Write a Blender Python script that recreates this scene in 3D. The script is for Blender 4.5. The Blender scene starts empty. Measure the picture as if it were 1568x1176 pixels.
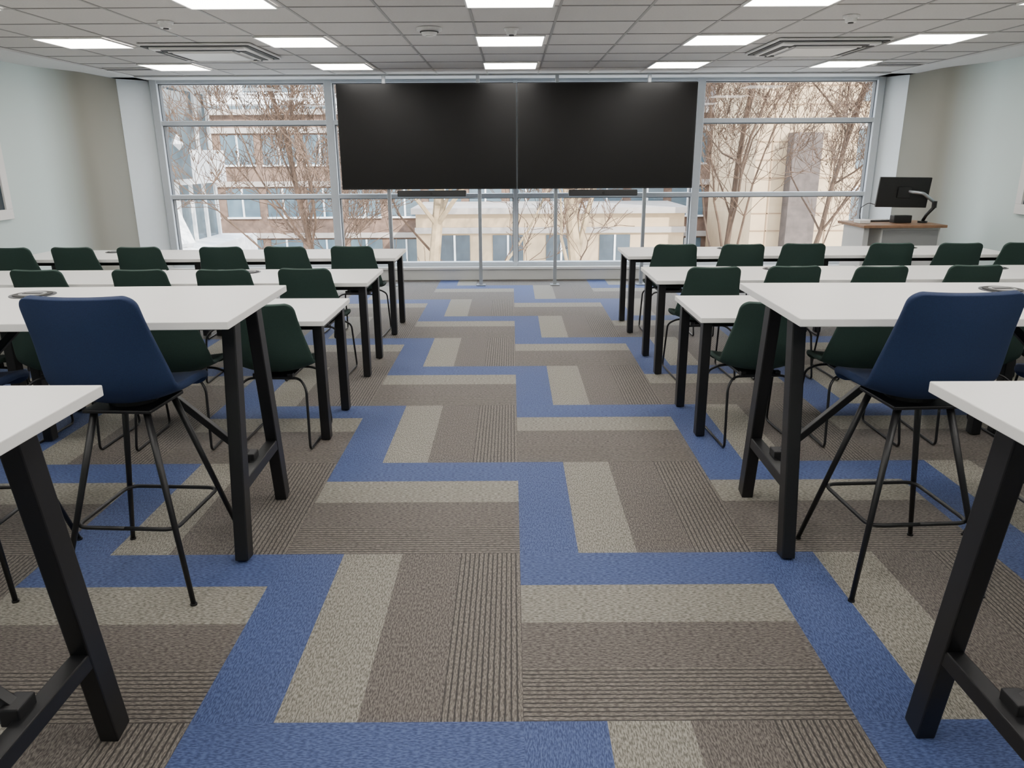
import bpy, bmesh, math, random
from mathutils import Vector, Matrix
random.seed(7)
S = bpy.context.scene
COL = S.collection

# ------------------------------------------------------------------ materials
def mat(name, col, rough=0.6, metal=0.0, noise=0.0, nscale=20.0, bump=0.0, bscale=200.0, spec=0.5):
    m = bpy.data.materials.new(name); m.use_nodes = True
    nt = m.node_tree; b = nt.nodes['Principled BSDF']
    b.inputs['Base Color'].default_value = (*col, 1)
    b.inputs['Roughness'].default_value = rough
    b.inputs['Metallic'].default_value = metal
    b.inputs['Specular IOR Level'].default_value = spec
    tc = nt.nodes.new('ShaderNodeTexCoord')
    n = nt.nodes.new('ShaderNodeTexNoise'); n.inputs['Scale'].default_value = nscale
    n.inputs['Detail'].default_value = 4
    nt.links.new(tc.outputs['Object'], n.inputs['Vector'])
    r = nt.nodes.new('ShaderNodeMapRange')
    r.inputs['From Min'].default_value = 0.3; r.inputs['From Max'].default_value = 0.7
    r.inputs['To Min'].default_value = 1 - noise; r.inputs['To Max'].default_value = 1 + noise
    nt.links.new(n.outputs['Fac'], r.inputs['Value'])
    v = nt.nodes.new('ShaderNodeVectorMath'); v.operation = 'SCALE'
    v.inputs[0].default_value = col
    nt.links.new(r.outputs['Result'], v.inputs['Scale'])
    nt.links.new(v.outputs['Vector'], b.inputs['Base Color'])
    if bump > 0:
        n2 = nt.nodes.new('ShaderNodeTexNoise'); n2.inputs['Scale'].default_value = bscale
        nt.links.new(tc.outputs['Object'], n2.inputs['Vector'])
        bp = nt.nodes.new('ShaderNodeBump'); bp.inputs['Strength'].default_value = bump
        bp.inputs['Distance'].default_value = 0.002
        nt.links.new(n2.outputs['Fac'], bp.inputs['Height'])
        nt.links.new(bp.outputs['Normal'], b.inputs['Normal'])
    return m

def emis(name, col, s):
    m = bpy.data.materials.new(name); m.use_nodes = True
    b = m.node_tree.nodes['Principled BSDF']
    b.inputs['Base Color'].default_value = (*col, 1)
    b.inputs['Emission Color'].default_value = (*col, 1)
    b.inputs['Emission Strength'].default_value = s
    return m

def carpet(name, c1, c2, stripe=0.0, cs=(0.03, 0.027, 0.025), lines=11, along=9, across=110):
    m = bpy.data.materials.new(name); m.use_nodes = True
    nt = m.node_tree; b = nt.nodes['Principled BSDF']; L = nt.links.new
    b.inputs['Roughness'].default_value = 0.68
    b.inputs['Specular IOR Level'].default_value = 0.45
    b.inputs['Sheen Weight'].default_value = 0.08
    b.inputs['Sheen Roughness'].default_value = 0.35
    uv = nt.nodes.new('ShaderNodeUVMap'); uv.uv_map = 'UVMap'
    mp = nt.nodes.new('ShaderNodeMapping'); mp.inputs['Scale'].default_value = (along * 7, across * 2.0, 1)
    L(uv.outputs['UV'], mp.inputs['Vector'])
    n = nt.nodes.new('ShaderNodeTexNoise'); n.inputs['Scale'].default_value = 1.0; n.inputs['Detail'].default_value = 2
    L(mp.outputs['Vector'], n.inputs['Vector'])
    rp = nt.nodes.new('ShaderNodeMapRange'); rp.inputs['From Min'].default_value = 0.39; rp.inputs['From Max'].default_value = 0.61
    L(n.outputs['Fac'], rp.inputs['Value'])
    mx = nt.nodes.new('ShaderNodeMix'); mx.data_type = 'RGBA'
    mx.inputs['A'].default_value = (*c1, 1); mx.inputs['B'].default_value = (*c2, 1)
    L(rp.outputs['Result'], mx.inputs['Factor'])
    out = mx.outputs['Result']
    if stripe > 0:
        sx = nt.nodes.new('ShaderNodeSeparateXYZ'); L(uv.outputs['UV'], sx.inputs['Vector'])
        n3 = nt.nodes.new('ShaderNodeTexNoise'); n3.inputs['Scale'].default_value = 1; 
        mp3 = nt.nodes.new('ShaderNodeMapping'); mp3.inputs['Scale'].default_value = (30, 60, 1)
        L(uv.outputs['UV'], mp3.inputs['Vector']); L(mp3.outputs['Vector'], n3.inputs['Vector'])
        m1 = nt.nodes.new('ShaderNodeMath'); m1.operation = 'MULTIPLY'; m1.inputs[1].default_value = 2 * math.pi * lines / 0.25
        L(sx.outputs['Y'], m1.inputs[0])
        m0 = nt.nodes.new('ShaderNodeMath'); m0.operation = 'MULTIPLY_ADD'; m0.inputs[1].default_value = 2.2
        L(n3.outputs['Fac'], m0.inputs[0]); L(m1.outputs[0], m0.inputs[2])
        s = nt.nodes.new('ShaderNodeMath'); s.operation = 'SINE'; L(m0.outputs[0], s.inputs[0])
        r2 = nt.nodes.new('ShaderNodeMapRange'); r2.inputs['From Min'].default_value = 0.2; r2.inputs['From Max'].default_value = 0.85
        r2.inputs['To Max'].default_value = stripe
        L(s.outputs[0], r2.inputs['Value'])
        mx2 = nt.nodes.new('ShaderNodeMix'); mx2.data_type = 'RGBA'
        L(r2.outputs['Result'], mx2.inputs['Factor']); L(out, mx2.inputs['A']); mx2.inputs['B'].default_value = (*cs, 1)
        out = mx2.outputs['Result']
    L(out, b.inputs['Base Color'])
    bp = nt.nodes.new('ShaderNodeBump'); bp.inputs['Strength'].default_value = 0.5; bp.inputs['Distance'].default_value = 0.003
    L(n.outputs['Fac'], bp.inputs['Height']); L(bp.outputs['Normal'], b.inputs['Normal'])
    return m

M = {}
M['blue'] = carpet('carpet_blue', (0.028, 0.047, 0.140), (0.080, 0.120, 0.275))
M['light'] = carpet('carpet_light', (0.120, 0.110, 0.090), (0.33, 0.310, 0.262))
M['mid'] = carpet('carpet_mid', (0.056, 0.047, 0.041), (0.19, 0.165, 0.145), 0.3, (0.07, 0.061, 0.054), 14)
M['strp'] = carpet('carpet_striped', (0.085, 0.073, 0.062), (0.22, 0.193, 0.165), 0.88, (0.019, 0.016, 0.015), 13)
M['ceil'] = mat('ceiling_tile', (0.55, 0.53, 0.51), 0.9, noise=0.04, nscale=60, bump=0.2, bscale=400)
M['tbar'] = mat('ceiling_tbar', (0.28, 0.27, 0.26), 0.5)
M['plaster'] = mat('ceiling_plaster', (0.66, 0.66, 0.65), 0.85, noise=0.01)
M['white'] = mat('white_laminate', (0.90, 0.88, 0.85), 0.34, noise=0.01, nscale=4)
M['black'] = mat('black_powdercoat', (0.007, 0.007, 0.008), 0.42, noise=0.1, nscale=200, bump=0.08, bscale=900)
M['frame'] = mat('window_frame_paint', (0.60, 0.64, 0.68), 0.45, noise=0.02)
M['jamb'] = mat('window_reveal_paint', (0.78, 0.83, 0.85), 0.6, noise=0.01)
M['framed'] = mat('window_gasket', (0.13, 0.14, 0.15), 0.5)
M['green'] = mat('green_upholstery', (0.019, 0.046, 0.036), 0.8, noise=0.15, nscale=300, bump=0.3, bscale=900)
M['navy'] = mat('blue_upholstery', (0.010, 0.027, 0.086), 0.8, noise=0.15, nscale=300, bump=0.3, bscale=900)
M['metal'] = mat('brushed_aluminium', (0.42, 0.45, 0.48), 0.35, 0.8)
M['chrome'] = mat('dark_steel_rod', (0.03, 0.03, 0.032), 0.3, 0.6)
M['screen'] = mat('screen_panel', (0.005, 0.0042, 0.004), 0.28, spec=0.35)
M['bezel'] = mat('screen_bezel', (0.006, 0.006, 0.006), 0.4)
M['wood'] = mat('oak_top', (0.24, 0.13, 0.07), 0.45, noise=0.2, nscale=12)
M['grey'] = mat('grey_panel', (0.27, 0.27, 0.27), 0.5)
M['lgrey'] = mat('light_grey_panel', (0.60, 0.60, 0.58), 0.5)
M['plastic'] = mat('white_plastic', (0.75, 0.74, 0.72), 0.45)
M['dark'] = mat('dark_slot_and_shade', (0.03, 0.03, 0.03), 0.7)
M['ring'] = mat('grommet_ring', (0.07, 0.07, 0.08), 0.35, 0.5)
M['panel'] = emis('light_diffuser', (1.0, 0.965, 0.915), 16.5)
M['conc'] = mat('white_concrete', (0.78, 0.79, 0.80), 0.8, noise=0.05, nscale=0.8)
M['stone'] = mat('buff_stone', (0.36, 0.32, 0.29), 0.8, noise=0.1, nscale=0.8)
M['brick'] = mat('brown_brick', (0.150, 0.095, 0.070), 0.9, noise=0.3, nscale=3)
M['dbrick_and_shade'] = mat('dark_brick_and_shade', (0.08, 0.062, 0.055), 0.9, noise=0.25, nscale=3)  # brick of one building; also painted shade on the tan tower
M['tan'] = mat('tan_brick', (0.47, 0.345, 0.215), 0.9, noise=0.08, nscale=1.5)
M['tand'] = mat('tan_brick_joint', (0.26, 0.17, 0.10), 0.9)
M['bglass'] = mat('facade_glass', (0.04, 0.055, 0.07), 0.15, noise=0.35, nscale=0.6, spec=0.3)
M['lglass'] = mat('pale_facade_glass', (0.085, 0.12, 0.145), 0.15, noise=0.3, nscale=0.6, spec=0.3)
M['bark'] = mat('bark', (0.060, 0.034, 0.020), 0.9, noise=0.3, nscale=3)
M['barkp'] = mat('pale_bark', (0.24, 0.175, 0.10), 0.9, noise=0.5, nscale=2.5)
M['ground'] = mat('paving', (0.24, 0.235, 0.22), 0.9, noise=0.1, nscale=0.5)

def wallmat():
    m = mat('wall_paint_and_shade', (0.64, 0.72, 0.70), 0.8, bump=0.05)
    nt = m.node_tree; b = nt.nodes['Principled BSDF']
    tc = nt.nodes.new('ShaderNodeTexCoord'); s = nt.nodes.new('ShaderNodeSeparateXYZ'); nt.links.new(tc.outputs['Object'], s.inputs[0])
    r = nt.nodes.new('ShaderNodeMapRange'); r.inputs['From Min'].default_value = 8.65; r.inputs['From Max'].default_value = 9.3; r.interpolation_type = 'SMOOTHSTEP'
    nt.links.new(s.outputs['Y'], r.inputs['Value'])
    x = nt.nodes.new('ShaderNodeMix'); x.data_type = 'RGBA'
    x.inputs['A'].default_value = (0.57, 0.66, 0.64, 1); x.inputs['B'].default_value = (0.20, 0.19, 0.155, 1)  # pale green to beige; shade of the curved far end put into the colour
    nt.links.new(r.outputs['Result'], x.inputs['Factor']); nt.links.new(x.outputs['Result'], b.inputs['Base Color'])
    return m
M['wall'] = wallmat()

def glassmat():
    m = bpy.data.materials.new('window_glass'); m.use_nodes = True
    nt = m.node_tree; nt.nodes.clear()
    o = nt.nodes.new('ShaderNodeOutputMaterial'); t = nt.nodes.new('ShaderNodeBsdfTransparent')
    g = nt.nodes.new('ShaderNodeBsdfGlossy'); g.inputs['Roughness'].default_value = 0.02
    mx = nt.nodes.new('ShaderNodeMixShader'); mx.inputs[0].default_value = 0.02
    t.inputs[0].default_value = (0.97, 0.98, 0.98, 1)
    nt.links.new(t.outputs[0], mx.inputs[1]); nt.links.new(g.outputs[0], mx.inputs[2]); nt.links.new(mx.outputs[0], o.inputs[0])
    return m
M['glass'] = glassmat()

# ------------------------------------------------------------------ mesh builder
class B:
    def __init__(self, mats):
        self.bm = bmesh.new(); self.mats = mats
    def mi(self, k):
        if k not in self.mats: self.mats.append(k)
        return self.mats.index(k)
    def box(self, c, s, m, rot=None, bev=0.0):
        mt = Matrix.Translation(Vector(c))
        if rot is not None: mt = mt @ rot
        mt = mt @ Matrix.Diagonal((*s, 1))
        r = bmesh.ops.create_cube(self.bm, size=1.0, matrix=mt)
        vs = r['verts']; i = self.mi(m)
        fs = set(f for v in vs for f in v.link_faces)
        for f in fs: f.material_index = i
        if bev > 0:
            es = list(set(e for v in vs for e in v.link_edges))
            rr = bmesh.ops.bevel(self.bm, geom=es, offset=bev, segments=2, affect='EDGES', profile=0.5)
            for f in rr['faces']: f.material_index = i
    def bb(self, x0, x1, y0, y1, z0, z1, m, bev=0.0):
        self.box(((x0+x1)/2, (y0+y1)/2, (z0+z1)/2), (abs(x1-x0), abs(y1-y0), abs(z1-z0)), m, bev=bev)
    def beam(self, p, q, w, h, m, up=(0, 0, 1), bev=0.0):
        p = Vector(p); q = Vector(q); d = (q-p); L = d.length; d.normalize()
        u = Vector(up); x = d.cross(u).normalized(); y = x.cross(d).normalized()
        rot = Matrix((x, d, y)).transposed().to_4x4()
        self.box((p+q)/2, (w, L, h), m, rot, bev)
    def prism(self, pts, z0, z1, m):
        i = self.mi(m)
        lo = [self.bm.verts.new((x, y, z0)) for x, y in pts]; hi = [self.bm.verts.new((x, y, z1)) for x, y in pts]
        fs = [self.bm.faces.new(lo[::-1]), self.bm.faces.new(hi)]
        n = len(pts)
        for k in range(n): fs.append(self.bm.faces.new((lo[k], lo[(k+1) % n], hi[(k+1) % n], hi[k])))
        for f in fs: f.material_index = i
    def cyl(self, c, r, h, m, r2=None, seg=24, rot=None):
        mt = Matrix.Translation(Vector(c))
        if rot is not None: mt = mt @ rot
        rr = bmesh.ops.create_cone(self.bm, cap_ends=True, segments=seg, radius1=r, radius2=r if r2 is None else r2, depth=h, matrix=mt)
        i = self.mi(m)
        for f in set(f for v in rr['verts'] for f in v.link_faces): f.material_index = i
    def tube(self, pts, r, m, seg=8, r2=None):
        pts = [Vector(p) for p in pts]; n = len(pts); i = self.mi(m); rings = []
        t = (pts[1]-pts[0]).normalized()
        a = t.cross(Vector((0.13, 0.31, 0.94))).normalized()
        for k in range(n):
            if k == 0: t = (pts[1]-pts[0])
            elif k == n-1: t = pts[-1]-pts[-2]
            else: t = (pts[k+1]-pts[k]).normalized()+(pts[k]-pts[k-1]).normalized()
            t.normalize()
            a = (a - t*a.dot(t)).normalized(); b = t.cross(a)
            rr = r if r2 is None else r+(r2-r)*k/(n-1)
            rings.append([self.bm.verts.new(pts[k]+(a*math.cos(2*math.pi*j/seg)+b*math.sin(2*math.pi*j/seg))*rr) for j in range(seg)])
        for k in range(n-1):
            for j in range(seg):
                f = self.bm.faces.new((rings[k][j], rings[k][(j+1) % seg], rings[k+1][(j+1) % seg], rings[k+1][j]))
                f.material_index = i; f.smooth = True
        for rg in (rings[0][::-1], rings[-1]):
            f = self.bm.faces.new(rg); f.material_index = i
    def mesh(self, name):
        me = bpy.data.meshes.new(name)
        bmesh.ops.recalc_face_normals(self.bm, faces=self.bm.faces[:])
        self.bm.to_mesh(me); self.bm.free()
        for k in self.mats: me.materials.append(M[k])
        return me
    def obj(self, name, loc=(0, 0, 0), rz=0):
        return place(name, self.mesh(name), loc, rz)

def place(name, me, loc=(0, 0, 0), rz=0.0):
    o = bpy.data.objects.new(name, me); o.location = loc; o.rotation_euler = (0, 0, rz)
    COL.objects.link(o); return o

def roundpath(pts, rad, n=5):
    pts = [Vector(p) for p in pts]; out = [pts[0]]
    for k in range(1, len(pts)-1):
        a = pts[k]+(pts[k-1]-pts[k]).normalized()*rad
        c = pts[k]+(pts[k+1]-pts[k]).normalized()*rad
        for j in range(n+1):
            t = j/n
            out.append(a*(1-t)**2+pts[k]*2*t*(1-t)+c*t*t)
    out.append(pts[-1]); return out

# ------------------------------------------------------------------ room
XL, XR, YN, YF, ZC = -5.25, 5.25, -2.2, 10.4, 2.60
SEAM = 1.866
def make_floor():
    bm = bmesh.new(); uvl = bm.loops.layers.uv.new('UVMap')
    keys = ['blue', 'light', 'mid', 'strp']
    x0, x1, y0, y1 = XL-0.1, XR+0.1, YN, YF+0.1
    for i in range(-6, 6):
        for j in range(-5, 10):
            X = i; Y = SEAM+j
            V = ((i+j) % 2 == 1)
            for k in range(4):
                if V: ax0, ax1, ay0, ay1 = X+k*.25, X+(k+1)*.25, Y, Y+1
                else: ax0, ax1, ay0, ay1 = X, X+1, Y+1-(k+1)*.25, Y+1-k*.25
                cx0, cx1 = max(ax0, x0), min(ax1, x1); cy0, cy1 = max(ay0, y0), min(ay1, y1)
                if cx1-cx0 < 1e-4 or cy1-cy0 < 1e-4: continue
                f = bm.faces.new([bm.verts.new((cx0, cy0, 0)), bm.verts.new((cx1, cy0, 0)), bm.verts.new((cx1, cy1, 0)), bm.verts.new((cx0, cy1, 0))])
                f.material_index = k
                ou, ov = random.random()*20, random.randint(0, 40)*.25
                for l in f.loops:
                    px, py = l.vert.co.x-ax0, l.vert.co.y-ay0
                    l[uvl].uv = (ou+(py if V else px), ov+(px if V else py))
    me = bpy.data.meshes.new('floor'); bm.to_mesh(me); bm.free()
    for k in keys: me.materials.append(M[k])
    place('floor', me)
make_floor()

# ceiling
T = 0.62
lights_x = [-6*T, -3*T, 0, 3*T, 6*T]
lights_y = [9.03-3*T*k for k in range(6)]
b = B(['ceil'])
b.bb(XL-.1, XR+.1, YN, YF+.1, ZC, ZC+.12, 'ceil')
gx = [(i+.5)*T for i in range(-8, 8)]
gyb = 9.03+T/2
gy = [gyb+T-i*T for i in range(0, 20) if gyb+T-i*T > YN]
for x in gx: b.bb(x-.010, x+.010, YN, gy[0], ZC-.004, ZC+.002, 'tbar')
for y in gy: b.bb(gx[0], gx[-1], y-.010, y+.010, ZC-.0045, ZC+.002, 'tbar')
b.bb(XL+.0, gx[0]-.011, YN, YF-.02, ZC-.02, ZC+.01, 'plaster')
b.bb(gx[-1]+.011, XR, YN, YF-.02, ZC-.02, ZC+.01, 'plaster')
b.bb(XL, XR, gy[0]+.011, YF, ZC-.02, ZC+.01, 'plaster')
b.obj('ceiling')

b = B(['plastic', 'panel'])
h = T/2-.012
for sx in (-1, 1):
    b.bb(sx*h-.012*(sx > 0)*1, sx*h+.012*(sx < 0), -h, h, -.012, .0, 'plastic')
    b.bb(-h+.012, h-.012, sx*h-.012*(sx > 0), sx*h+.012*(sx < 0), -.012, 0, 'plastic')
b.bb(-h+.012, h-.012, -h+.012, h-.012, -.008, -.001, 'panel')
lm = b.mesh('ceiling_light_panel')
for y in lights_y:
    for x in lights_x:
        place('ceiling_light_panel', lm, (x-.03, y, ZC-.004))

# AC cassettes
b = B(['plastic', 'dark'])
b.bb(-.5, .5, -.5, .5, -.018, 0, 'plastic', .006)
b.box((0, 0, -.03), (.86, .86, .03), 'plastic', bev=.012)
b.box((0, 0, -.052), (.56, .56, .016), 'plastic', bev=.006)
for a in range(4):
    R = Matrix.Rotation(a*math.pi/2, 4, 'Z')
    b.box(R @ Vector((0, .36, -.046)), (.66, .10, .008), 'dark', R)
    b.box(R @ Vector((0, .345, -.053)), (.58, .016, .006), 'plastic', R @ Matrix.Rotation(.5, 4, 'X'))
    b.box(R @ Vector((0, .46, -.02)), (.94, .04, .012), 'dark', R)  # dark strips painting the recess shading around the outer frame
acm = b.mesh('air_conditioning_cassette')
place('air_conditioning_cassette', acm, (-2.83, 7.72, ZC-.005))
place('air_conditioning_cassette', acm, (2.80, 7.60, ZC-.005))

b = B(['plastic', 'dark'])
b.cyl((0, 0, -.01), .10, .02, 'plastic', seg=32)
b.cyl((0, 0, -.035), .055, .035, 'plastic', r2=.07, seg=32)
b.cyl((0, 0, -.03), .074, .006, 'dark', seg=32)
b.cyl((0, 0, -.056), .03, .012, 'plastic', seg=24)
b.obj('smoke_detector', (-.67, 6.5, ZC-.003))
b = B(['plastic', 'dark'])
b.cyl((0, 0, -.008), .055, .016, 'plastic', r2=.06)
b.cyl((0, 0, -.03), .038, .03, 'plastic', r2=.045)
b.cyl((0, 0, -.048), .02, .008, 'dark', seg=16)
sm = b.mesh('sensor_and_sprinkler')
for x, y in ((-2.6, 6.15), (2.47, 6.05), (-.02, 6.55)):  # two sensors; the middle one stands for a small sprinkler
    place('sensor_and_sprinkler', sm, (x, y, ZC-.003))
b = B(['plastic', 'dark'])
b.bb(-.28, .28, -.07, .07, -.008, 0, 'plastic')
for k in (-.035, 0, .035): b.bb(-.26, .26, k-.008, k+.008, -.010, -.004, 'dark')
dm = b.mesh('air_diffuser')
place('air_diffuser', dm, (-4.36, 9.2, ZC-.005)); place('air_diffuser', dm, (4.33, 9.1, ZC-.005))

def sidewall(name, sgn):
    bm = bmesh.new(); prof = []
    X0 = 5.22
    prof.append((X0, YN)); prof.append((X0, 0)); prof.append((X0, 4)); prof.append((X0, 7)); prof.append((X0, 8.4))
    for k in range(0, 19):
        t = k/18; s = t*t*(3-2*t)
        prof.append((X0-.24*s, 8.6+t*.85))
    prof.append((4.97, 10.16)); prof.append((4.97, YF+.05))
    ins = [[bm.verts.new((sgn*x, y, z)) for x, y in prof] for z in (0, ZC)]
    ous = [[bm.verts.new((sgn*(X0+.15), y, z)) for x, y in prof] for z in (0, ZC)]
    n = len(prof)
    for k in range(n-1):
        f = bm.faces.new((ins[0][k], ins[0][k+1], ins[1][k+1], ins[1][k])); f.smooth = True
        bm.faces.new((ous[0][k], ous[0][k+1], ous[1][k+1], ous[1][k]))
    for k in (0, n-1):
        bm.faces.new((ins[0][k], ins[1][k], ous[1][k], ous[0][k]))
    bmesh.ops.recalc_face_normals(bm, faces=bm.faces[:])
    me = bpy.data.meshes.new(name); bm.to_mesh(me); bm.free()
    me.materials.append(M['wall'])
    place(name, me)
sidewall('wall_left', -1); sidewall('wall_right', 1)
b = B(['wall']); b.bb(XL-.15, XR+.15, YN-.15, YN, 0, ZC+.12, 'wall'); b.obj('wall_back')
b = B(['lgrey', 'jamb'])
b.bb(-5.3, 5.3, YF, YF+.2, 0, .18, 'lgrey')
b.prism([(-4.968, 10.12), (-4.66, 10.42), (-4.66, 10.6), (-5.3, 10.6), (-5.3, 10.46), (-4.968, 10.46)], .0, ZC+.12, 'jamb')
b.prism([(4.968, 10.12), (4.79, 10.42), (4.79, 10.6), (5.3, 10.6), (5.3, 10.46), (4.968, 10.46)], .0, ZC+.12, 'jamb')
b.obj('wall_far')
b = B(['lgrey']); b.bb(-4.7, 4.8, YF-.10, YF-.001, 0.001, .15, 'lgrey', .01); b.bb(-4.7, 4.8, YF-.13, YF-.001, .15, .185, 'plastic', .006); b.obj('trim_1')
for nm, s in (('baseboard_left', -1), ('baseboard_right', 1)):
    b = B(['plastic']); b.bb(s*5.198, s*5.219, YN, 8.55, 0.001, .11, 'plastic', .004); b.obj(nm)

# main window
b = B(['frame', 'framed', 'glass'])
W0, W1 = -4.66, 4.78
zb, zt = .18, ZC
yF, yB = YF-.05, YF+.10
for x, w in ((W0+.04, .09), (-2.38, .10), (0.03, .055), (2.43, .10), (W1-.04, .09)):
    b.bb(x-w/2, x+w/2, yF, yB, zb, zt, 'frame', .006)
    b.bb(x+w/2, x+w/2+.012, yF+.05, yB-.02, zb, zt, 'framed'); b.bb(x-w/2-.012, x-w/2, yF+.05, yB-.02, zb, zt, 'framed')
for z, hh in ((zb+.03, .06), (1.125, .055), (2.06, .055), (zt-.03, .06)):
    b.bb(W0, W1, yF+.01, yB-.01, z-hh/2, z+hh/2, 'frame', .005)
    b.bb(W0, W1, yF+.05, yB-.02, z-hh/2-.012, z-hh/2, 'framed')
for xa, xb in ((W0, -2.38), (-2.38, .03), (.03, 2.43), (2.43, W1)):
    b.bb(xa+.03, xb-.03, YF+.03, YF+.036, zb+.02, zt-.02, 'glass')
b.obj('window_1')
for k, s in ((2, -1), (3, 1)):
    b = B(['plastic', 'screen'])
    X = s*5.218; X1 = s*5.18; ye = 7.98
    for y0, y1, z0, z1 in ((5.6, ye, 1.90, 2.0), (5.6, ye, 1.03, 1.13), (ye-.1, ye, 1.13, 1.90), (5.6, 5.7, 1.13, 1.90)):
        b.bb(X, X1, y0, y1, z0, z1, 'plastic', .004)
    b.bb(X, s*5.20, 5.7, ye-.1, 1.13, 1.90, 'bglass')
    b.obj('window_%d' % k)

# ------------------------------------------------------------------ display screens on poles
def tv(xa, xb, poles):
    xc = (xa+xb)/2; w = xb-xa
    b = B(['bezel', 'screen', 'metal'])
    z0, z1 = 1.235, 2.475
    b.bb(-w/2, w/2, -.03, .03, z0, z1, 'bezel', .004)
    b.bb(-w/2+.014, w/2-.014, -.033, -.028, z0+.018, z1-.014, 'screen')
    b.bb(-.5, .5, .03, .07, z0+.3, z1-.3, 'bezel', .01)
    for p in poles:
        x = p-xc
        b.bb(x-.022, x+.022, .10, .145, .012, ZC-.022, 'metal', .004)
        b.bb(x-.06, x+.06, .03, .10, 1.5, 1.6, 'bezel'); b.bb(x-.06, x+.06, .03, .10, 2.1, 2.2, 'bezel')
        b.box((x, .12, .008), (.12, .12, .012), 'metal', bev=.003)
    return b.obj('display_screen', (xc, 9.75, 0))
tv(-2.14, 0.043, (-1.58, -.43)); tv(.049, 2.235, (.54, 1.67))
b = B(['bezel', 'dark', 'metal'])
b.box((0, 0, 0), (.86, .09, .075), 'bezel', bev=.012)
b.box((0, -.047, 0), (.84, .004, .055), 'dark')
b.cyl((0, -.052, 0), .018, .012, 'bezel', rot=Matrix.Rotation(math.pi/2, 4, 'X'))
vm = b.mesh('video_conference_bar')
place('video_conference_bar', vm, (-1.02, 9.72, 1.185)); place('video_conference_bar', vm, (1.12, 9.72, 1.185))

# ------------------------------------------------------------------ tables
def grommet(b, x, y, z):
    b.cyl((x, y, z+.001), .092, .004, 'ring', seg=32)
    b.cyl((x, y, z+.004), .078, .004, 'dark', seg=32)
    b.cyl((x, y, z+.006), .055, .003, 'grey', seg=32)
    b.bb(x-.04, x+.04, y-.012, y+.012, z+.007, z+.009, 'dark')
def high_table(gx):
    b = B(['white', 'black'])
    L, Dp, H = 1.80, .82, 1.05
    b.bb(-L/2, L/2, -Dp/2, Dp/2, H-.030, H, 'white', .003)
    for s in (-1, 1):
        x = s*(L/2-.095)
        for t in (-1, 1):
            b.beam((x, .035+t*.14, H-.03), (x, .035+t*.305, 0.004), .055, .075, 'black', up=(0, 1, 0), bev=.005)
            b.cyl((x, .035+t*.305, .004), .02, .008, 'black', seg=12)
        b.bb(x-.0275, x+.0275, -.18, .25, H-.068, H-.031, 'black', .004)
        b.beam((x, .035-.235, .31), (x, .035+.235, .31), .05, .05, 'black', bev=.004)
        b.beam((x-s*.02, .035, .33), (x-s*.74, .035, H-.04), .03, .03, 'black', bev=.003)
        b.box((x-s*.03, .035, .34), (.05, .07, .05), 'black', bev=.004)
    b.bb(-L/2+.13, L/2-.13, 0, .06, H-.068, H-.031, 'black', .004)
    grommet(b, gx, .20, H)
    return b.mesh('high_table')
def low_table(gx):
    b = B(['white', 'black'])
    L, Dp, H = 1.77, .72, .74
    b.bb(-L/2, L/2, -Dp/2, Dp/2, H-.030, H, 'white', .003)
    for s in (-1, 1):
        for t in (-1, 1):
            x = s*(L/2-.055); y = t*.275
            b.bb(x-.027, x+.027, y-.032, y+.032, .006, H-.031, 'black', .004)
            b.cyl((x, y, .004), .016, .008, 'black', seg=12)
        b.bb(s*(L/2-.055)-.02, s*(L/2-.055)+.02, -.24, .24, H-.07, H-.031, 'black', .003)
        b.bb(-L/2+.085, L/2-.085, s*.265-.015, s*.265+.015, H-.068, H-.031, 'black', .003)
    grommet(b, gx, .2, H)
    return b.mesh('classroom_table')
htL, htR = high_table(-.15), high_table(.19)
ltL, ltR = low_table(-.17), low_table(.17)
place('high_table', htL, (-2.01, 1.49, 0)); place('high_table', htR, (1.968, 1.485, 0))
place('high_table', htL, (-1.975, 3.08, 0), .025); place('high_table', htR, (1.93, 3.08, 0), -.02)
place('high_table', htL, (-3.82, 3.05, 0), .01); place('high_table', htR, (3.78, 3.06, 0), -.01)
for yc in (4.52, 5.87, 7.29):
    for k in range(2):
        place('classroom_table', ltL, (-1.975-k*1.79, yc, 0)); place('classroom_table', ltR, (1.93+k*1.79, yc+.03, 0))

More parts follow.
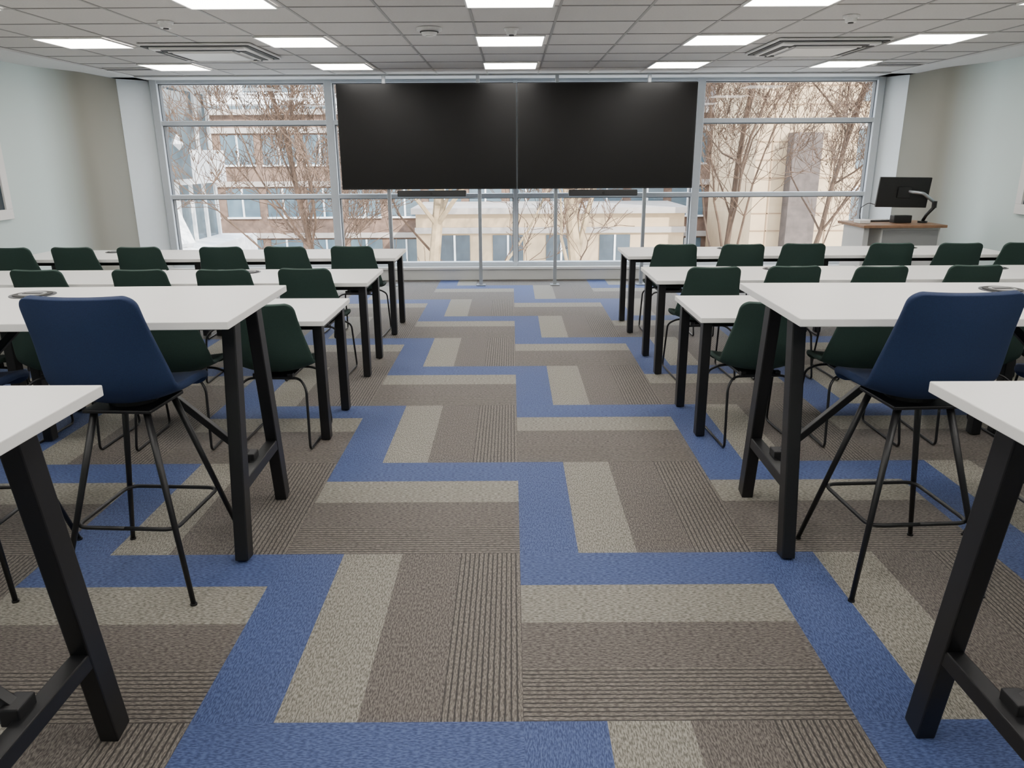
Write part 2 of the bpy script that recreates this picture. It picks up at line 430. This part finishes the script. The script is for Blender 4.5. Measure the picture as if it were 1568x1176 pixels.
# ------------------------------------------------------------------ seating
def shell_mesh(ctrl, th, matkey, rc):
    def cr(p0, p1, p2, p3, t):
        return [0.5*((2*b_)+(-a+c)*t+(2*a-5*b_+4*c-d)*t*t+(-a+3*b_-3*c+d)*t**3) for a, b_, c, d in zip(p0, p1, p2, p3)]
    P = [ctrl[0]]+ctrl+[ctrl[-1]]; dense = []
    for k in range(1, len(P)-2):
        for j in range(12): dense.append(cr(P[k-1], P[k], P[k+1], P[k+2], j/12))
    dense.append(ctrl[-1])
    arc = [0]
    for k in range(1, len(dense)): arc.append(arc[-1]+math.hypot(dense[k][0]-dense[k-1][0], dense[k][1]-dense[k-1][1]))
    Lt = arc[-1]
    ss = [rc*(1-math.cos(a*math.pi/2/5)) for a in range(6)]
    mid = [rc+(Lt-2*rc)*k/14 for k in range(1, 14)]
    ss = ss+mid+[Lt-x for x in ss[::-1]]
    def samp(s):
        for k in range(1, len(arc)):
            if arc[k] >= s-1e-9:
                t = (s-arc[k-1])/max(1e-9, arc[k]-arc[k-1]); A, C = dense[k-1], dense[k]
                tg = (C[0]-A[0], C[1]-A[1]); l = math.hypot(*tg)
                return [a+(c-a)*t for a, c in zip(A, C)], (tg[0]/l, tg[1]/l)
    bm = bmesh.new(); rows = []; NC = 12
    for s in ss:
        (y, z, w, cu), (ty, tz) = samp(s)
        e = min(s, Lt-s)/rc; cut = 0
        if e < 1: cut = rc*(1-math.sqrt(max(0, 1-(1-e)**2)))
        ww = w-cut
        ny, nz = tz, -ty
        row = []
        for j in range(NC+1):
            u = math.sin((-1+2*j/NC)*math.pi/2*.9)/math.sin(math.pi/2*.9); x = u*ww; uu = abs(x/w)
            off = cu*uu**2.2
            row.append(bm.verts.new((x, y+ny*off, z+nz*off)))
        rows.append(row)
    for r in range(len(rows)-1):
        for j in range(NC): bm.faces.new((rows[r][j], rows[r][j+1], rows[r+1][j+1], rows[r+1][j]))
    bmesh.ops.recalc_face_normals(bm, faces=bm.faces[:])
    me = bpy.data.meshes.new('tmp'); bm.to_mesh(me); bm.free()
    o = bpy.data.objects.new('tmp', me); COL.objects.link(o)
    so = o.modifiers.new('s', 'SOLIDIFY'); so.thickness = th; so.offset = 0
    sb = o.modifiers.new('b', 'SUBSURF'); sb.levels = 1; sb.render_levels = 1
    dg = bpy.context.evaluated_depsgraph_get()
    out = bpy.data.meshes.new_from_object(o.evaluated_get(dg))
    bpy.data.objects.remove(o)
    for p in out.polygons: p.use_smooth = True
    return out
def seat_ctrl(h, dz=0, dw=0):
    return [(.215, h-.035, .195, .01), (.195, h, .205, .015), (.10, h+.0, .220, .03), (-.02, h-.008, .230, .045), (-.12, h-.005, .237, .06),
            (-.185, h+.04, .238, .075), (-.215, h+.12, .228+dw*.3, .075), (-.235, h+.22, .210+dw*.7, .06), (-.255, h+.31+dz*.5, .198+dw, .045), (-.272, h+.405+dz, .194+dw, .03)]
sh = shell_mesh(seat_ctrl(.455), .026, 'green', .05)
b = B(['green', 'chrome']); b.bm.from_mesh(sh)
for s in (-1, 1):
    path = roundpath([(0, .13, .405), (s*.15, .13, .405), (s*.205, .18, .36), (s*.215, .235, .009), (s*.215, -.235, .009), (s*.20, -.17, .36), (s*.15, -.12, .405), (0, -.12, .405)], .035)
    b.tube(path, .0075, 'chrome')
b.box((0, 0, .412), (.22, .28, .016), 'chrome', bev=.004)
for s in (-1, 1):
    b.box((s*.10, .13, .42), (.03, .03, .03), 'chrome'); b.box((s*.10, -.12, .42), (.03, .03, .03), 'chrome')
cm = b.mesh('upholstered_chair')
sh = shell_mesh(seat_ctrl(.775, -.004, .012), .030, 'navy', .045)
b = B(['navy', 'black']); b.bm.from_mesh(sh)
b.box((0, 0, .728), (.26, .26, .014), 'black', bev=.004)
b.cyl((0, 0, .742), .09, .02, 'black')
ring = []
for sx, sy in ((-1, -1), (1, -1), (1, 1), (-1, 1)):
    top = Vector((sx*.10, sy*.10, .722)); foot = Vector((sx*.255, sy*.245, .004))
    b.tube([top, top.lerp(foot, .5), foot], .0135, 'black', seg=10, r2=.0095)
    b.cyl((foot.x, foot.y, .004), .013, .008, 'black', seg=12)
    t = (.722-.285)/(.722-.004); ring.append(top.lerp(foot, t))
rp = roundpath([(ring[0]+ring[1])/2, ring[1], ring[2], ring[3], ring[0], (ring[0]+ring[1])/2+Vector((-.001, 0, 0))], .05)
b.tube(rp, .008, 'black')
stm = b.mesh('bar_stool')

for x, r in ((-1.48, -.06), (-2.20, .05), (-2.95, 0)): place('bar_stool', stm, (x, 2.75, 0), r)
for x, r in ((1.495, .05), (2.22, -.05), (2.97, 0)): place('bar_stool', stm, (x, 2.75, 0), r)
rows = {
    4.29: ([-1.40, -1.98, -2.62, -3.25, -3.9], [1.39, 1.98, 2.64, 3.3, 3.95]),
    5.64: ([-1.51, -2.10, -2.71, -3.44, -4.1], [1.41, 2.0, 2.61, 3.31, 3.95]),
    7.07: ([-1.45, -2.05, -2.65, -3.40, -3.98, -4.55], [1.45, 2.05, 2.62, 3.42, 4.02, 4.58]),
}
for y, (l, r) in rows.items():
    for x in l+r:
        place('upholstered_chair', cm, (x, y+random.uniform(-.02, .02), 0), random.uniform(-.07, .07))

# ------------------------------------------------------------------ lectern + monitor
b = B(['lgrey', 'grey', 'wood', 'plastic', 'dark'])
b.bb(3.76, 4.66, 8.22, 8.90, .865, .895, 'wood', .004)
b.bb(3.98, 4.62, 8.28, 8.86, .03, .865, 'lgrey', .005)
b.bb(4.00, 4.60, 8.27, 8.285, .62, .84, 'grey', .003)
b.bb(4.00, 4.29, 8.27, 8.285, .06, .60, 'plastic', .003)
b.bb(4.31, 4.60, 8.27, 8.285, .06, .60, 'plastic', .003)
b.bb(4.26, 4.27, 8.25, 8.27, .40, .52, 'dark'); b.bb(4.33, 4.34, 8.25, 8.27, .40, .52, 'dark')
b.bb(3.80, 3.86, 8.3, 8.82, .03, .865, 'lgrey', .004)
for x in (4.03, 4.57):
    for y in (8.33, 8.81): b.cyl((x, y, .016), .02, .03, 'dark', seg=12)
b.bb(3.80, 3.86, 8.3, 8.82, .002, .03, 'dark')
b.obj('lectern_desk')
b = B(['bezel', 'screen', 'metal', 'lgrey'])
R = Matrix.Rotation(math.radians(8), 4, 'X') @ Matrix.Rotation(math.radians(-6), 4, 'Z')
cx = Vector((4.28, 8.52, 1.225))
b.box(cx, (.54, .03, .325), 'bezel', R, .005)
b.box(cx+Vector((0, .018, 0)), (.52, .003, .30), 'screen', R)
b.box(cx+Vector((0, -.025, 0)), (.14, .03, .12), 'bezel', R, .005)
b.tube(roundpath([(4.32, 8.48, 1.235), (4.44, 8.40, 1.22), (4.59, 8.42, 1.12)], .03), .018, 'metal', seg=10)
b.cyl((4.59, 8.42, 1.10), .026, .07, 'bezel')
b.tube([(4.59, 8.42, 1.07), (4.56, 8.50, .98), (4.54, 8.52, .915)], .018, 'bezel', seg=10)
b.cyl((4.54, 8.52, .906), .05, .018, 'bezel')
b.box((4.31, 8.55, .937), (.20, .10, .08), 'bezel', bev=.006)
b.obj('computer_monitor')
b = B(['dark', 'lgrey'])
b.bb(-.20, .20, -.06, .06, 0, .018, 'dark', .004)
for i in range(4):
    for j in range(12): b.bb(-.185+j*.031, -.161+j*.031, -.048+i*.025, -.030+i*.025, .018, .023, 'lgrey')
b.obj('keyboard', (4.10, 8.72, .896), .1)
b = B(['plastic', 'dark'])
b.box((0, 0, .02), (.12, .16, .04), 'plastic', bev=.008)
b.tube(roundpath([(0, .05, .04), (-.02, .05, .16), (.06, .03, .22), (.12, .0, .20)], .03), .004, 'dark')
b.obj('document_camera', (3.86, 8.5, .896))

# ------------------------------------------------------------------ outdoors
GZ = -9.0
b = B(['ground']); b.bb(-90, 90, 11.2, 120, GZ-.2, GZ, 'ground'); b.obj('ground')
def facade(name, x0, x1, y0, y1, z0, z1, wall, fh, ww, gap, band='conc', wh=1.65, gl='bglass'):
    b = B([wall, gl, band])
    b.bb(x0, x1, y0, y1, z0, z1, wall)
    z = z1-1.0
    while z-1.9 > z0:
        b.bb(x0-.05, x1+.05, y0-.15, y0, z, z+.3, band)
        x = x0+gap
        while x+ww < x1:
            b.bb(x, x+ww, y0-.06, y0, z-.1-wh, z-.1, gl)
            b.bb(x+ww/2-.05, x+ww/2+.05, y0-.12, y0-.05, z-.1-wh, z-.1, 'conc')
            b.bb(x-.05, x+ww+.05, y0-.14, y0-.05, z-.2-wh, z-.1-wh, 'conc')
            x += ww+gap
        z -= fh
    b.bb(x0-.2, x1+.2, y0-.3, y1+.2, z1, z1+.3, band)
    return b.obj(name)
facade('brick_office_building', -27, 15.5, 46, 58, GZ, 4.0, 'brick', 3.0, 1.9, .5, 'stone', gl='lglass')
facade('glazed_office_building', -34, -6, 62, 72, GZ, 9.2, 'conc', 2.6, 2.4, .5, gl='lglass')
facade('low_brick_annex', -5, 9, 40, 45.5, GZ, -1.2, 'tan', 3.0, 1.6, 1.2, 'stone')
facade('dark_brick_building', 15.5, 30, 60, 70, GZ, 12, 'dbrick_and_shade', 3.0, 1.7, .8, 'stone')
b = B(['tan', 'conc', 'bglass', 'dbrick_and_shade', 'tand'])
b.bb(11.2, 15.8, 36, 44, GZ, 12, 'tan')
b.bb(12.6, 13.9, 35.2, 36, GZ, 2.6, 'dbrick_and_shade')  # dark block standing in for the tower's shaded face
for k in range(26): b.bb(11.2, 15.8, 35.97, 36.0, GZ+k*.8, GZ+k*.8+.05, 'tand')
for x in (14.7, 11.9): b.bb(x, x+.06, 35.97, 36.0, GZ, 12, 'tand')
b.bb(15.8, 22, 37, 44, GZ, 9, 'tan')
for k in range(6):
    z = GZ+1+k*3.0
    b.bb(16.0, 21.5, 36.9, 37, z, z+1.8, 'lglass')
    for j in range(7): b.bb(16.0+j*.9, 16.1+j*.9, 36.85, 36.95, z, z+1.8, 'conc')
    b.bb(15.8, 22, 36.8, 37, z+1.8, z+2.2, 'conc')
b.obj('tan_tower_building')
b = B(['conc', 'lglass'])
for k, z in enumerate((-8.2, -5.2, -2.2, .8, 3.8, 6.8)):
    off = (k % 2)*.9
    b.bb(-26, -9.7-off, 24-off, 29, z, z+1.1, 'conc')
    b.bb(-26, -11.0, 25.3, 28.8, z+1.1, z+3.0, 'lglass')
    for j in range(14):
        x = -11.0-j*1.1
        b.bb(x-.06, x+.06, 25.2, 25.3, z+1.1, z+3.0, 'conc')
    for j in range(4):
        y = 25.4+j*1.1
        b.bb(-11.0, -10.9, y-.06, y+.06, z+1.1, z+3.0, 'conc')
    for x in (-10.4, -13.1, -15.8):
        b.beam((x, 24.2, z+1.1), (x-1.1, 25.0, z+3.0), .5, .5, 'conc')
b.bb(-26, -12.7, 24.6, 25.2, .8, 4.0, 'conc')
b.bb(-12.6, -10.3, 23.3, 25.2, 1.0, 3.6, 'lglass')
for x in (-12.6, -11.8, -11.05, -10.3): b.bb(x-.05, x+.05, 23.2, 23.3, 1.0, 3.6, 'conc')
b.bb(-12.6, -10.3, 23.2, 23.3, 2.3, 2.4, 'conc')
b.obj('white_concrete_building')

def tree(name, loc, seed, h, pale, lean=0.0, spread=1.0, kr=.010, cnts=(12, 9, 8, 6)):
    rnd = random.Random(seed); V = []; F = []; MI = []
    def seg(p, q, r0, r1, n, mi):
        d = (q-p).normalized(); a = d.cross(Vector((.3, .2, .9))).normalized(); c = d.cross(a); s = len(V)
        for (o, r) in ((p, r0), (q, r1)):
            for j in range(n):
                an = 2*math.pi*j/n; V.append(o+(a*math.cos(an)+c*math.sin(an))*r)
        for j in range(n): F.append((s+j, s+(j+1) % n, s+n+(j+1) % n, s+n+j)); MI.append(mi)
    RM = .0085
    def grow(p, d, L, r, lv):
        n = (8, 7, 5, 4, 3)[lv]; nodes = []
        for k in range(n):
            j = (.12, .24, .30, .34, .34)[lv]
            d = (d+Vector((rnd.uniform(-j, j), rnd.uniform(-j, j), rnd.uniform(-j, j)+(.09 if lv else .02)))).normalized()
            q = p+d*(L/n); ff = .75 if lv else .55
            r1 = max(RM, r*(1-ff*(k+1)/n)); r0 = max(RM, r*(1-ff*k/n))
            seg(p, q, r0, r1, (8, 6, 4, 3, 3)[lv], 1 if lv < 2 and pale else 0); p = q; nodes.append((p, d.copy(), r1))
        if lv < 4:
            for c in range(cnts[lv]):
                k = rnd.randint((3 if lv == 0 else 1), n-1); pp, dd, rr = nodes[k]
                ax = Vector((rnd.uniform(-1, 1)*spread, rnd.uniform(-1, 1)*spread, rnd.uniform(-.15, .8))).normalized()
                nd = (dd*.7+ax).normalized()
                grow(pp, nd, L*rnd.uniform(.36, .54), rr*rnd.uniform(.35, .55), lv+1)
        elif rnd.random() < .03:
            c = p-Vector((0, 0, .1)); s = len(V); r = .045
            for o in ((r, 0, 0), (-r, 0, 0), (0, r, 0), (0, -r, 0), (0, 0, r), (0, 0, -r)): V.append(c+Vector(o))
            for t in ((0, 2, 4), (2, 1, 4), (1, 3, 4), (3, 0, 4), (2, 0, 5), (1, 2, 5), (3, 1, 5), (0, 3, 5)):
                F.append(tuple(s+i for i in t)); MI.append(0)
    grow(Vector((0, 0, 0)), Vector((lean, 0, 1)).normalized(), h, h*kr, 0)
    me = bpy.data.meshes.new(name); me.from_pydata(V, [], F); me.update()
    me.materials.append(M['bark']); me.materials.append(M['barkp'])
    me.polygons.foreach_set('material_index', MI)
    place(name, me, loc)
tree('bare_tree', (-5.4, 22, GZ), 11, 13.0, False, spread=.7)
tree('bare_tree', (-1.9, 19, GZ), 2, 12.0, True, -.1, kr=.020)
tree('bare_tree', (1.9, 20, GZ), 3, 12.5, True, .1, kr=.022)
tree('bare_tree', (6.5, 25, GZ), 14, 14, False, .05, spread=.8)
tree('bare_tree', (10.0, 27, GZ), 15, 13.0, False, -.05, spread=.8)
tree('bare_tree', (-3.4, 30, GZ), 6, 14, False)

# ------------------------------------------------------------------ light
w = bpy.data.worlds.new('sky'); S.world = w; w.use_nodes = True
nt = w.node_tree; bg = nt.nodes['Background']
tc = nt.nodes.new('ShaderNodeTexCoord'); sx = nt.nodes.new('ShaderNodeSeparateXYZ')
nt.links.new(tc.outputs['Generated'], sx.inputs[0])
cr = nt.nodes.new('ShaderNodeValToRGB')
cr.color_ramp.elements[0].color = (1, 1, 1, 1); cr.color_ramp.elements[1].color = (.62, .78, 1, 1); cr.color_ramp.elements[0].position = .1
nt.links.new(sx.outputs['Z'], cr.inputs[0]); nt.links.new(cr.outputs[0], bg.inputs[0])
bg.inputs[1].default_value = 8.5
sl = bpy.data.lights.new('sun', 'SUN'); sl.energy = 15.0; sl.angle = .01; sl.color = (1, .94, .84)
so = bpy.data.objects.new('sun', sl); COL.objects.link(so)
so.rotation_euler = Vector((-.75, 1, -.8)).to_track_quat('-Z', 'Y').to_euler()

# ------------------------------------------------------------------ camera
cd = bpy.data.cameras.new('camera'); cd.sensor_width = 36; cd.lens = 26.45; cd.clip_end = 500; cd.clip_start = .02
co = bpy.data.objects.new('camera', cd); COL.objects.link(co)
co.location = (-.03, 0, 1.62)
R = Matrix.Rotation(math.radians(90-16.8), 4, 'X') @ Matrix.Rotation(math.radians(-.3), 4, 'Z')
co.rotation_euler = R.to_euler()
S.camera = co
